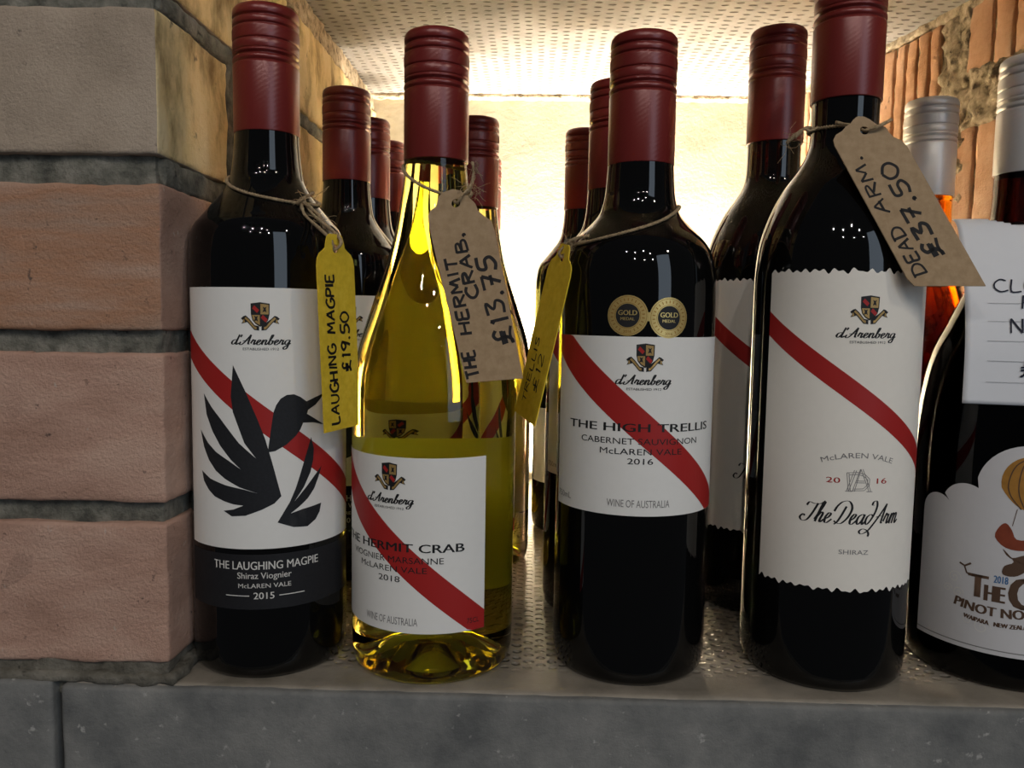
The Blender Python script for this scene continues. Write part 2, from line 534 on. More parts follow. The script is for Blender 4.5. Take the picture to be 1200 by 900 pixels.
SCRIPT = {
 'd': ([[(.92, .78), (.62, 1.0), (.2, .8), (.05, .35), (.28, .02), (.62, .2), (.92, .8)], [(1.1, 2.05), (.98, 1.2), (.88, .3), (1.02, 0), (1.35, .3)]], 1.35),
 "'": ([[(.15, 2.05), (.12, 1.8), (0, 1.55)]], .45),
 'A': ([[(-.1, .55), (-.25, .2), (.05, -.05), (.5, .35), (1.0, 1.3), (1.35, 2.05)], [(1.35, 2.05), (1.3, 1.0), (1.32, .15), (1.6, .15)], [(.2, .75), (.9, .85), (1.6, .8)]], 1.75),
 'r': ([[(0, .25), (.25, 1.05), (.35, .85), (.62, .95), (.58, .4), (.65, .03), (.95, .3)]], .95),
 'e': ([[(0, .3), (.45, .55), (.62, .9), (.36, 1.0), (.12, .6), (.2, .1), (.5, 0), (.95, .4)]], .9),
 'n': ([[(0, .3), (.2, 1.0), (.18, .5), (.15, 0)], [(.17, .45), (.5, 1.0), (.75, .85), (.7, .3), (.85, 0), (1.15, .3)]], 1.15),
 'm': ([[(0, .3), (.2, 1.0), (.18, .5), (.15, 0)], [(.17, .45), (.45, 1.0), (.66, .85), (.62, .4), (.6, 0)], [(.62, .45), (.9, 1.0), (1.12, .85), (1.08, .3), (1.2, 0), (1.5, .35)]], 1.55),
 'b': ([[(0, .3), (.4, 1.4), (.5, 2.0), (.3, 1.95), (.2, 1.1), (.18, .25), (.42, 0), (.72, .3), (.72, .8), (.5, .85), (.8, .7), (1.1, .8)]], 1.05),
 'g': ([[(.85, .85), (.55, 1.0), (.15, .75), (.1, .3), (.38, .05), (.72, .4), (.88, 1.0)], [(.88, 1.0), (.82, 0), (.68, -.75), (.32, -.95), (.08, -.65), (.45, -.25), (1.2, .3)]], 1.15),
 'a': ([[(.85, .85), (.55, 1.0), (.15, .75), (.1, .3), (.36, 0), (.7, .35), (.88, 1.0)], [(.88, 1.0), (.8, .3), (.95, 0), (1.2, .3)]], 1.15),
 'T': ([[(-.45, 1.55), (-.25, 1.9), (.4, 1.8), (1.2, 1.85), (1.6, 2.15)], [(.85, 1.85), (.62, .9), (.25, .1), (-.35, -.05), (-.75, .25), (-.5, .6), (-.2, .45)]], 1.15),
 'h': ([[(0, .2), (.45, 1.6), (.5, 2.05), (.28, 1.7), (.15, 0)], [(.16, .45), (.5, 1.0), (.74, .85), (.66, .2), (.8, 0), (1.1, .3)]], 1.1),
 'D': ([[(.75, 1.75), (.6, 1.0), (.35, .2), (.05, -.1)], [(-.5, 1.2), (-.35, 1.75), (.1, 2.2), (.9, 2.25), (1.55, 1.6), (1.45, .7), (.9, .05), (.3, .05), (-.1, .25)]], 1.75),
 'q': ([[(.85, .85), (.55, 1.0), (.15, .75), (.1, .3), (.36, 0), (.7, .35), (.9, 1.0)], [(.3, 1.9), (.2, 2.3), (.7, 2.45), (1.15, 2.0), (1.0, .9), (.75, -.1), (.4, -.75), (-.1, -.85), (-.2, -.55), (.4, -.6), (.75, -.9), (.78, -1.15)]], 1.15),
 '6': ([[(.85, .85), (.55, 1.0), (.15, .75), (.1, .3), (.36, 0), (.7, .3), (1.02, 1.1), (1.05, 1.8), (.75, 2.3), (.35, 2.25), (.3, 1.95), (.6, 1.9)]], 1.05),
 '4': ([[(1.45, 2.0), (1.0, 1.2), (.4, .2), (-.2, -.65), (-.9, -.95), (-1.3, -.7), (-.95, -.45), (-.3, -.6), (.1, -.95), (.1, -1.2)], [(1.45, 2.0), (1.35, 1.0), (1.35, .15), (1.6, .15)], [(.35, .7), (.9, .8), (1.6, .75)]], 1.65),
 ' ': ([], .5)}
def script(bm, body, s0, s1, t, xh, wd, mi=0, slant=0.33, contrast=0.65):
    adv = sum(SCRIPT[c][1] for c in body)
    k = (s1-s0)/adv
    x = 0
    for c in body:
        st, a = SCRIPT[c]
        for line in st:
            pts = [(s0+(x+px)*k+slant*py*xh, t+py*xh) for px, py in line]
            ribbon(bm, crom(pts, 6), wd, mi, contrast)
        x += a
HAND = {
 'A': ([[(0, 0), (.2, .55), (.38, 1)], [(.38, 1), (.5, .5), (.62, 0)], [(.12, .38), (.58, .42)]], .78),
 'B': ([[(.05, 1), (.05, 0)], [(.02, .98), (.4, .95), (.45, .7), (.1, .52), (.55, .45), (.55, .1), (.05, 0)]], .72),
 'C': ([[(.6, .88), (.35, 1), (.08, .7), (.05, .3), (.3, 0), (.65, .12)]], .74),
 'D': ([[(.08, 1), (.05, 0)], [(-.05, .98), (.4, .95), (.65, .6), (.5, .15), (0, 0)]], .8),
 'E': ([[(.5, 1), (.06, .97), (.04, .5), (.05, .02), (.52, .02)], [(.05, .52), (.42, .53)]], .66),
 'F': ([[(.5, 1), (.06, .97), (.04, .5), (.05, 0)], [(.05, .52), (.42, .53)]], .62),
 'G': ([[(.6, .9), (.35, 1), (.06, .65), (.1, .15), (.4, 0), (.62, .2), (.62, .45), (.38, .44)]], .78),
 'H': ([[(.05, 1), (.04, 0)], [(.58, 1), (.56, 0)], [(.04, .5), (.57, .53)]], .76),
 'I': ([[(.1, 1), (.1, 0)]], .3),
 'L': ([[(.06, 1), (.05, .03), (.5, .03)]], .62),
 'M': ([[(.02, 0), (.1, 1)], [(.1, 1), (.36, .3)], [(.36, .3), (.62, 1)], [(.62, 1), (.7, 0)]], .88),
 'N': ([[(.04, 0), (.06, 1)], [(.06, 1), (.55, .02)], [(.55, .02), (.58, 1)]], .76),
 'O': ([[(.35, 1), (.08, .75), (.08, .25), (.35, 0), (.62, .3), (.62, .75), (.35, 1)]], .8),
 'P': ([[(.06, 1), (.05, 0)], [(.02, .98), (.45, .95), (.52, .7), (.35, .48), (.06, .48)]], .68),
 'R': ([[(.06, 1), (.05, 0)], [(.02, .98), (.45, .95), (.5, .7), (.06, .5)], [(.2, .5), (.6, 0)]], .72),
 'S': ([[(.52, .9), (.3, 1), (.08, .8), (.25, .55), (.52, .35), (.4, .05), (.05, .06)]], .66),
 'T': ([[(0, .97), (.62, 1)], [(.31, .98), (.3, 0)]], .7),
 'U': ([[(.06, 1), (.06, .3), (.28, 0), (.55, .25), (.58, 1)]], .76),
 'W': ([[(0, 1), (.18, 0)], [(.18, 0), (.36, .7)], [(.36, .7), (.54, 0)], [(.54, 0), (.72, 1)]], .86),
 'Y': ([[(0, 1), (.28, .5)], [(.58, 1), (.28, .5), (.26, 0)]], .7),
 '.': ([[(.08, 0), (.12, .1), (.16, .02), (.08, 0)]], .36),
 '£': ([[(.6, .85), (.42, 1), (.25, .8), (.3, .35), (.15, .05), (0, .02)], [(.05, .05), (.35, .1), (.66, -.02)], [(.02, .52), (.55, .56)], [(.03, .36), (.52, .4)]], .78),
 '0': ([[(.33, 1), (.08, .7), (.08, .25), (.33, 0), (.6, .3), (.6, .72), (.33, 1)]], .74),
 '1': ([[(.1, .8), (.2, 1)], [(.2, 1), (.2, 0)]], .4),
 '2': ([[(.06, .8), (.3, 1), (.52, .75), (.3, .35), (.04, .02), (.58, .05)]], .7),
 '3': ([[(.05, .95), (.52, .97), (.25, .6), (.55, .4), (.4, .05), (.03, .05)]], .66),
 '5': ([[(.58, 1), (.15, .97), (.1, .58), (.45, .55), (.55, .25), (.3, 0), (.03, .08)]], .68),
 '7': ([[(.02, .97), (.58, 1)], [(.58, 1), (.2, 0)], [(.15, .5), (.55, .52)]], .66),
 '9': ([[(.55, .9), (.3, 1), (.08, .78), (.3, .52), (.52, .7), (.55, .95), (.5, .4), (.42, 0)]], .7),
 ' ': ([], .45)}
def hand(bm, body, x0, x1, y, h, wd, mi=0):
    """felt-pen capitals along +x from x0 to x1 on baseline y"""
    adv = sum(HAND[c][1] for c in body)
    k = (x1-x0)/adv
    x = 0
    for c in body:
        st, a = HAND[c]
        dy = random.uniform(-.06, .06)*h
        sl = random.uniform(-.06, .1)
        for line in st:
            pts = [(x0+(x+px)*k+sl*py*h, y+dy+py*h) for px, py in line]
            ribbon(bm, crom(pts, 5) if len(pts) > 2 else pts, wd*random.uniform(.85, 1.2), mi)
        x += a

def crest(bm, s, t):
    """quartered shield over a split scroll; t = foot of the scroll. materials: 0 black 1 gold 2 red"""
    sh = [(-4.1, 12.3), (-2, 12.6), (0, 12.9), (2, 12.6), (4.1, 12.3), (4.0, 7.5), (3.4, 4.9), (2, 3.1), (0, 1.9), (-2, 3.1), (-3.4, 4.9), (-4.0, 7.5)]
    poly(bm, [(s+x, t+y) for x, y in sh], 0)
def crest_fields(bm, s, t):
    q = [((-3.6, 7.5), (-.15, 7.5), (-.15, 12.2), (-3.6, 11.8)), ((.15, 7.5), (3.6, 7.5), (3.6, 11.8), (.15, 12.2)),
         ((-3.55, 7.2), (-.15, 7.2), (-.15, 2.7), (-1.8, 3.6), (-3.1, 5.2)), ((.15, 7.2), (3.55, 7.2), (3.1, 5.2), (1.8, 3.6), (.15, 2.7))]
    for i, p in enumerate(q):
        if i in (1, 2):
            poly(bm, [(s+x, t+y) for x, y in p], 1)
    for cx, cy in ((-1.9, 9.8), (1.75, 5.6)):      # red bends on the dark quarters
        poly(bm, [(s+cx+x, t+cy+y) for x, y in ((-1.5, .3), (-.6, 1.7), (1.5, -.4), (.6, -1.7))], 2)
    for cx, cy in ((1.9, 9.7), (-1.8, 5.6)):       # dark charges on the gold quarters
        poly(bm, [(s+cx+x, t+cy+y) for x, y in ((-.9, -1.2), (.2, -.9), (.9, -1.4), (.5, .2), (.9, 1.2), (0, .8), (-.8, 1.3), (-.4, 0))], 0)
    for sg in (-1, 1):
        a = [(sg*.5, .2), (sg*2.6, .5), (sg*5.6, 4.0), (sg*7.2, 5.6), (sg*6.2, 6.9), (sg*4.6, 5.4), (sg*2.4, 2.6), (sg*.5, 2.2)]
        b = [(sg*5.6, 4.0), (sg*8.2, 3.2), (sg*7.4, 4.6), (sg*8.4, 5.6), (sg*7.2, 6.6), (sg*6.2, 6.9)]
        for pts, mi in ((b, 0), (a, 0)):
            poly(bm, [(s+x, t+y) for x, y in pts], mi)
def crest_scroll(bm, s, t):
    for sg in (-1, 1):
        c = [(sg*1.6, .75), (sg*2.5, .95), (sg*5.3, 4.2), (sg*6.8, 5.6), (sg*6.2, 6.3), (sg*4.7, 4.9), (sg*2.5, 2.1), (sg*1.6, 1.8)]
        poly(bm, [(s+x, t+y) for x, y in c], 1)
        poly(bm, [(s+sg*6.6+x*sg, t+3.9+y) for x, y in ((0, 0), (1.2, -.3), (.7, .5), (1.0, 1.2), (.3, 1.3))], 1)
def house_mark(lab, R, s, t_foot, base, s0, s1, est, crest_scale=1.0):
    """crest, script name and the small line below it"""
    M3 = ['black_ink', 'gold_ink', 'red_ink']
    bm = bmesh.new()
    crest(bm, s, t_foot)
    cr = wrapped('crest', bm, M3, R, .20, lab)
    for i, fn in enumerate((crest_fields, crest_scroll)):
        bm = bmesh.new()
        fn(bm, s, t_foot)
        wrapped('crest_quarters' if i == 0 else 'crest_scroll', bm, M3, R, .26+.05*i, lab)
    bm = bmesh.new()
    script(bm, "d'Arenberg", s0, s1-1.0, base, 2.15, .62)
    wrapped('script_name', bm, 'black_ink', R, .24, lab)
    bm = bmesh.new()
    text(bm, 'ESTABLISHED 1912', est[0], est[1], est[2], 1.15)
    wrapped('founding_line', bm, 'black_ink', R, .24, lab)
def label_sheet(name, pts, mat, R, off, parent, tag=None):
    bm = bmesh.new()
    poly(bm, pts)
    o = wrapped(name, bm, mat, R, off, parent)
    if tag:
        o['label'] = tag
    return o
def put(name, fn, mats, R, off, lab):
    bm = bmesh.new()
    fn(bm)
    return wrapped(name, bm, mats, R, off, lab)

# ------------------------------------------------------------------ bottles
PROF = {
 'M': [(37.2, 8), (37.2, 100), (37.2, 150), (37.2, 170), (37.2, 179), (37.2, 186), (37.12, 194), (36.75, 201), (35.8, 207.6), (34.0, 212.2), (31.6, 215.2), (28.0, 219.5), (24.3, 224), (20.5, 229), (17.6, 234.5), (16.3, 241), (15.4, 250), (15.0, 258)],
 'T': [(37.7, 8), (37.7, 100), (37.7, 145), (37.7, 162), (37.7, 170.5), (37.7, 178), (37.55, 186), (37.0, 193), (36.0, 198.5), (34.6, 203), (32.3, 207), (28.6, 211.2), (23.4, 216.2), (19.2, 221.6), (17.0, 229), (16.2, 237), (15.6, 248)],
 'H': [(40.2, 8), (40.2, 70), (40.2, 100), (40.2, 113), (40.2, 121), (40.05, 131), (39.5, 141), (36.6, 156), (30.6, 175), (24.2, 194), (20.0, 209), (16.5, 228), (14.8, 242), (14.6, 248)],
 'D': [(39.0, 8), (39.0, 100), (39.0, 150), (39.0, 168), (39.0, 177), (39.0, 184), (38.85, 193), (38.2, 202), (36.7, 210.8), (33.0, 222), (27.2, 234), (20.8, 243.5), (16.8, 251), (15.4, 260), (15.2, 278)],
 'C': [(44.0, 8), (44.0, 60), (44.0, 85), (44.0, 98), (43.9, 109), (43.2, 122), (41.0, 141), (37.4, 157), (31.4, 171), (24.8, 187), (19.4, 201), (16.4, 215), (15.0, 232), (14.8, 250)],
}
def prof_r(kind, z):
    p = smooth_prof(PROF[kind], 5)
    for a, b in zip(p, p[1:]):
        if a[1] <= z <= b[1]:
            return a[0]+(b[0]-a[0])*(z-a[1])/max(1e-6, b[1]-a[1])
    return p[-1][0]
def bottle_body(kind, mat, parent, punt=12):
    R = PROF[kind][0][0]
    base = [(0, punt), (R*.35, punt*.8), (R*.62, punt*.25), (R-7, .6), (R-5, 0), (R-2.6, .7), (R-.9, 3.0)]
    bm = bmesh.new()
    lathe(bm, base+smooth_prof(PROF[kind], 5)+[(0, PROF[kind][-1][1])], 96)
    return link('glass_body', bm, mat, parent, True)
def screw_cap(zs, zt, r, mat, parent):
    """long-skirt screw closure: dome, rings, knurled band, bead; the skirt is a sub-part"""
    k = (zt-zs)/61.0
    def gv(z, w, d):          # a crisp rolled groove
        return [(r, z-w*.62), (r-d*.12, z-w*.5), (r-d*.8, z-w*.25), (r-d, z), (r-d*.8, z+w*.25), (r-d*.12, z+w*.5), (r, z+w*.62)]
    pr = [(0, 0), (r*.55, 0.05), (r*.80, .3), (r*.92, 1.0), (r*.98, 2.2), (r, 3.8)]
    for z, w_, d in ((6.6, 1.5, 1.2), (10.6, 1.2, .9)):
        pr += gv(z, w_, d)
    pr += [(r+.04, 12.0), (r+.06, 12.3), (r+.06, 16.3), (r+.04, 16.6)]
    for z, w_, d in ((17.5, .8, .6), (22.2, .9, .5), (24.3, 1.6, 1.5)):
        pr += gv(z, w_, d)
    pr += [(r+.18, 26.2), (r+.12, 26.8), (r-.3, 27.3), (r-.7, 27.6), (r-.7, 28.2)]
    pts = [(a, zt-b*k) for a, b in pr][::-1]
    n = len(pts)
    alt = {i: .13 for i, (a, b) in enumerate(pr[::-1]) if 12.1 < b < 16.5}
    bm = bmesh.new()
    lathe(bm, pts, 120, alt)
    cap = link('screw_cap', bm, mat, parent, True)
    bm = bmesh.new()
    z1 = zt-27.9*k
    lathe(bm, [(r-.9, zs), (r-.1, zs), (r+.02, zs+.4), (r+.05, z1-1.2), (r-.1, z1-.5), (r-.6, z1)], 96)
    link('cap_skirt', bm, mat, cap, True)
    return cap

# --- magpie bottle
GM = 'red wine bottles with the bird label'
def magpie_bottle(loc, label):
    t = thing('wine_bottle', label, 'wine bottle', loc, 0, GM)
    R = 37.2
    bottle_body('M', 'dark_glass', t)
    screw_cap(256, 315, 15.4, 'red_cap', t)
    lab = label_sheet('front_label', [(-33.6, 62.8), (62, 62.8), (62, 182.2), (-33.6, 182.2)], 'label_paper', R, .12, t, 'white label with a black bird across a red diagonal stripe')
    st = lambda s: 137.2-.783*(s+1.1)
    put('red_stripe', lambda b: poly(b, [(-33.6, st(-33.6)-13.0), (62, st(62)-13.0), (62, st(62)), (-33.6, st(-33.6))]), 'red_ink', R, .18, lab)
    house_mark(lab, R, 8.1, 162.8, 156.7, -5.0, 22.0, (8.2, 154.2, 15.6))
    wing = [(-4.3, 147.4), (1.4, 135.2), (6.3, 123.2), (9.5, 114.4), (12.6, 103), (16.5, 87.1), (13.4, 83.9), (7.8, 81.2), (0.6, 78.5), (-5.9, 78.0), (-10.0, 80.3), (-5, 81.2), (-0.3, 83.2), (-5, 83.6), (-9.2, 84.6), (-15, 86.6), (-18.6, 89.2), (-22, 93), (-23.4, 97.8), (-17.5, 94.6), (-9.1, 92.3), (0, 90.6), (6.5, 88.8), (-2, 91.6), (-9.1, 95.2), (-14, 98.6), (-18.2, 103.2), (-21.5, 109), (-23.9, 116.8), (-18.5, 111), (-13.9, 107.4), (-7, 103.6), (-1.2, 99.8), (-6, 104.2), (-11.2, 110.2), (-15.8, 117), (-19.3, 124.3), (-21.0, 133.8), (-16, 127.8), (-11.0, 122.7), (-6.5, 117.4), (-2.1, 112), (5.7, 104.9), (0.5, 112), (-2.0, 118.9), (-4.6, 126), (-5.6, 133)]
    put('bird_wing', lambda b: poly(b, wing), 'charcoal_ink', R, .24, lab)
    head = [(10.7, 107.7), (11.8, 115), (12.6, 121.0), (13.4, 126), (14.6, 129.3), (16.6, 132.2), (19.3, 133.8), (22.6, 134.0), (25.7, 132.6), (28.6, 130.4), (33, 132), (38.6, 133.8), (36, 131), (33.5, 128.7), (29.4, 126.4), (28.8, 124.6), (33, 122), (38.2, 118.8), (32, 120.4), (26.9, 120.6), (25.4, 117.4), (23.4, 114.8), (19.1, 111.0), (14.0, 108.2)]
    put('bird_head', lambda b: poly(b, head), 'charcoal_ink', R, .24, lab)
    tail = [(14.7, 74.9), (17.2, 79), (20.4, 84.2), (23, 90), (25.4, 96.9), (28, 105), (30.9, 113.5), (32.3, 108.0), (32.0, 103), (30.4, 97), (27, 90.4), (22.4, 84), (28, 90), (32, 94.4), (36.7, 99.2), (35, 94.5), (32.4, 89.0), (29, 84.8), (25, 81.6), (20.6, 78.6), (26.4, 80.0), (31, 80.6), (36.4, 81.4), (35.4, 77.4), (33.1, 74.1), (28.7, 71.4), (22.0, 72.0)]
    put('bird_tail', lambda b: poly(b, tail), 'charcoal_ink', R, .24, lab)
    band = label_sheet('lower_label', [(-33.6, 34.3), (62, 34.3), (62, 60.2), (-33.6, 60.2)], 'charcoal_label', R, .12, t, 'charcoal band label with white lettering')
    def ty(b):
        text(b, 'THE LAUGHING MAGPIE', 9.2, 53.2, 50.0, 4.0, 0, 'C', .012)
        text(b, 'Shiraz Viognier', 8.6, 48.9, 24.4, 3.1, 0, 'C', .008)
        text(b, 'McLAREN VALE', 8.7, 44.5, 23.8, 2.2, 0, 'C', .008)
        text(b, '2015', 8.4, 39.3, 9.2, 3.3, 0, 'C', .012)
        rect(b, -9.5, 1.8, 40.6, 41.0)
        rect(b, 15.2, 27.0, 40.4, 40.8)
    put('lettering', ty, 'white_ink', R, .22, band)
    return t

def stripe_pts(ds, dt, s0, s1, t0, t1):
    up = lambda s: 163-.864*(s-ds+38)+dt
    lo = lambda s: 154.5-.833*(s-ds+49.5)+dt
    sc = lambda f, tv: None
    # polygon clipped to the sheet
    pts = []
    n = 40
    top = [(s0+(s1-s0)*i/n, min(t1, up(s0+(s1-s0)*i/n))) for i in range(n+1)]
    bot = [(s0+(s1-s0)*i/n, max(t0, lo(s0+(s1-s0)*i/n))) for i in range(n+1)]
    return top, bot
def strip_between(b, top, bot):
    for (a0, a1), (c0, c1) in zip(zip(top, top[1:]), zip(bot, bot[1:])):
        if a0[1]-c0[1] > .01 or a1[1]-c1[1] > .01:
            poly(b, (c0, c1, a1, a0))

# --- trellis bottle
GT = 'red wine bottles with the two gold medal stickers'
def trellis_bottle(loc, label):
    t = thing('wine_bottle', label, 'wine bottle', loc, 0, GT)
    R = 37.7
    bottle_body('T', 'dark_glass', t)
    screw_cap(244, 305, 15.9, 'red_cap', t)
    lab = label_sheet('front_label', [(-50, 81.5), (50.5, 81.5), (50.5, 163), (-50, 163)], 'label_paper', R, .12, t, 'white label with a red diagonal stripe and black lettering')
    top, bot = stripe_pts(0, 0, -50, 50.5, 81.5, 163)
    put('red_stripe', lambda b: strip_between(b, top, bot), 'red_ink', R, .18, lab)
    house_mark(lab, R, -.3, 147.2, 141.6, -13.5, 12.6, (-.5, 139.0, 15.6))
    def ty(b):
        text(b, 'THE HIGH TRELLIS', -.6, 120.2, 75, 3.9, 0, 'C', .03)
        text(b, 'CABERNET SAUVIGNON', -1.1, 114.4, 58, 2.9)
        text(b, 'McLAREN VALE', -.6, 109.7, 38.6, 2.9)
        text(b, '2016', -1.2, 105.4, 11.6, 2.8, 0, 'C', .006)
    put('lettering', ty, 'black_ink', R, .24, lab)
    def sm(b):
        text(b, 'WINE OF AUSTRALIA', -1.4, 85.5, 29, 3.6)
    put('small_lettering', sm, 'grey_ink', R, .24, lab)
    put('volume_mark', lambda b: text(b, '750mL', -42.4, 85.5, 11.6, 3.0), 'grey_ink', R, .24, lab)
    # joined pair of medal stickers
    def gold(b):
        poly(b, [(-1.6, 170.0), (2.8, 170.0), (2.8, 174.0), (-1.6, 174.0)])
        disc(b, -8.7, 172.4, 9.1, 0, 40)
        disc(b, 10.0, 171.6, 9.1, 0, 40)
    bm = bmesh.new()
    gold(bm)
    md = wrapped('medal_sticker', bm, 'gold_foil', R, .16, t)
    md['label'] = 'pair of joined gold medal stickers with black centres'
    put('medal_centre', lambda b: (disc(b, -8.7, 172.4, 5.3, 0, 36), disc(b, 10.0, 171.6, 5.3, 0, 36)), 'black_ink', R, .22, md)
    def mt(b):
        for s, z in ((-8.7, 172.4), (10.0, 171.6)):
            text(b, 'GOLD', s, z+.2, 8.3, 2.3, 0, 'C', .03)
            text(b, 'MEDAL', s, z-2.1, 6.2, 1.4, 0, 'C', .02)
    put('medal_lettering', mt, 'gold_foil', R, .28, md)
    def rg(b):
        for s, z in ((-8.7, 172.4), (10.0, 171.6)):
            disc(b, s, z, 8.55, 0, 40, 8.35)
            disc(b, s, z, 5.85, 0, 40, 5.65)
            for k in range(26):
                a = 2*PI*k/26+.1
                if abs(a-1.5*PI) < .45:
                    continue
                ribbon(b, [(s+6.5*math.cos(a), z+6.5*math.sin(a)), (s+7.7*math.cos(a), z+7.7*math.sin(a))], .45)
            text(b, '2016', s, z-7.7, 3.6, 1.3, 0, 'C', .02)
    put('medal_rim_marks', rg, 'amber_ink', R, .22, md)
    return t

# --- hermit bottle
GH = 'yellow-green glass bottles of white wine'
def hermit_bottle(loc, label):
    t = thing('wine_bottle', label, 'wine bottle', loc, 0, GH)
    R = 40.2
    bottle_body('H', 'olive_glass', t, 16)
    screw_cap(244.5, 305, 15.5, 'red_cap', t)
    ds, dt = -16, -56
    lab = label_sheet('front_label', [(-62, 25.5), (30.5, 25.5), (30.5, 107), (-62, 107)], 'label_paper', R, .12, t, 'white label with a red diagonal stripe and black lettering')
    top, bot = stripe_pts(ds, dt, -62, 30.5, 25.5, 107)
    put('red_stripe', lambda b: strip_between(b, top, bot), 'red_ink', R, .18, lab)
    house_mark(lab, R, -16.2, 91.4, 85.6, -29.5, -3.4, (-16.6, 83.0, 15.6))
    def ty(b):
        text(b, 'THE HERMIT CRAB', -16, 63.6, 70.6, 4.1, 0, 'C', .03)
        text(b, 'VIOGNIER MARSANNE', -16, 58.3, 51.5, 3.0)
        text(b, 'McLAREN VALE', -16.2, 53.9, 36.6, 2.9)
        text(b, '2018', -16.3, 49.2, 11.4, 2.9, 0, 'C', .006)
    put('lettering', ty, 'black_ink', R, .24, lab)
    put('volume_mark', lambda b: text(b, '75CL', 24.2, 29.0, 6.4, 2.6), 'black_ink', R, .24, lab)
    put('small_lettering', lambda b: text(b, 'WINE OF AUSTRALIA', -16.1, 29.2, 28, 3.7), 'grey_ink', R, .24, lab)
    bk = label_sheet('back_label', [(85, 25.5), (168, 25.5), (168, 107), (85, 107)], 'label_paper', R, .12, t)
    return t

# --- tall dead arm bottle
GD = 'tall red wine bottles with the torn-edge label'
def deadarm_bottle(loc, label):
    t = thing('wine_bottle', label, 'wine bottle', loc, 0, GD)
    R = 39.0
    bottle_body('D', 'dark_glass', t)
    screw_cap(275, 341, 16.2, 'red_cap', t)
    rnd = random.Random(3)
    s0, s1 = -45.5, 47
    def edge(t_):
        n = 46
        return [(s0+(s1-s0)*i/n, t_+(rnd.uniform(.2, 1.1) if i % 2 else rnd.uniform(-1.1, -.2))+.5*math.sin(i*1.7)) for i in range(n+1)]
    lo, hi = crom(edge(49.2), 3), crom(edge(193.6), 3)
    bm = bmesh.new()
    strip_between(bm, [(p.x, p.y) for p in hi], [(p.x, p.y) for p in lo])
    lab = wrapped('front_label', bm, 'cream_paper', R, .12, t)
    lab['label'] = 'cream label with torn wavy top and bottom edges and a red diagonal stripe'
    up = lambda s: 174.4-.728*(s+44)
    put('red_stripe', lambda b: poly(b, [(s0, up(s0)-11.2), (s1, up(s1)-10.6), (s1, up(s1)), (s0, up(s0))]), 'red_ink', R, .18, lab)
    house_mark(lab, R, .6, 170.0, 164.2, -13.2, 14.2, (.6, 161.7, 15.8))
    def gr(b):
        text(b, 'McLAREN VALE', -.4, 110.4, 32.5, 2.5, 0, 'C', 0, 48)
    put('region_line', gr, 'grey_ink', R, .22, lab)
    put('grape_line', lambda b: text(b, 'SHIRAZ', -.8, 66.2, 13.2, 2.2), 'grey_ink', R, .22, lab)
    def rd(b):
        text(b, '20', -11.2, 98.8, 5.9, 2.6, 0, 'C', .012)
        text(b, '16', 10.6, 98.8, 5.0, 2.6, 0, 'C', .012)
    put('year_figures', rd, 'red_ink', R, .22, lab)
    def mono(b):          # interlaced outline letters
        w_ = .28
        for off in (0, .9):
            ribbon(b, [(-5.4+off, 95.2), (-2.4+off, 104.9-off*.2)][::-1], w_)
        ribbon(b, [(-5.6, 103.6), (-1, 103.9), (2.2, 103.2), (4.6, 101), (4.6, 98), (2.4, 95.7), (-3.4, 95.5)], w_)
        ribbon(b, [(-4.6, 102.7), (-1, 103), (1.6, 102.4), (3.7, 100.6), (3.7, 98.3), (1.8, 96.5), (-2.6, 96.3)], w_)
        ribbon(b, [(-5.6, 103.6), (-4.6, 95.3)], w_)
        ribbon(b, [(-4.7, 103.6), (-3.7, 95.3)], w_)
        for d in (0, .9):
            ribbon(b, [(-2.9+d, 95.2), (.2+d*.3, 105.4)], w_)
            ribbon(b, [(.4+d, 105.4), (4.6+d, 95.2)], w_)
        ribbon(b, [(-1.8, 99.2), (2.6, 99.2)], w_)
        ribbon(b, [(-1.6, 100), (2.4, 100)], w_)
        ribbon(b, [(3.4, 95.2), (6.2, 95.2)], w_)
        ribbon(b, [(-6.0, 95.2), (-3.0, 95.2)], w_)
    put('monogram', mono, 'grey_ink', R, .22, lab)
    put('script_title', lambda b: script(b, 'The Dea64rm', -22.5, 20.5, 80.2, 4.6, .72, 0, .32, .72), 'black_ink', R, .24, lab)
    return t

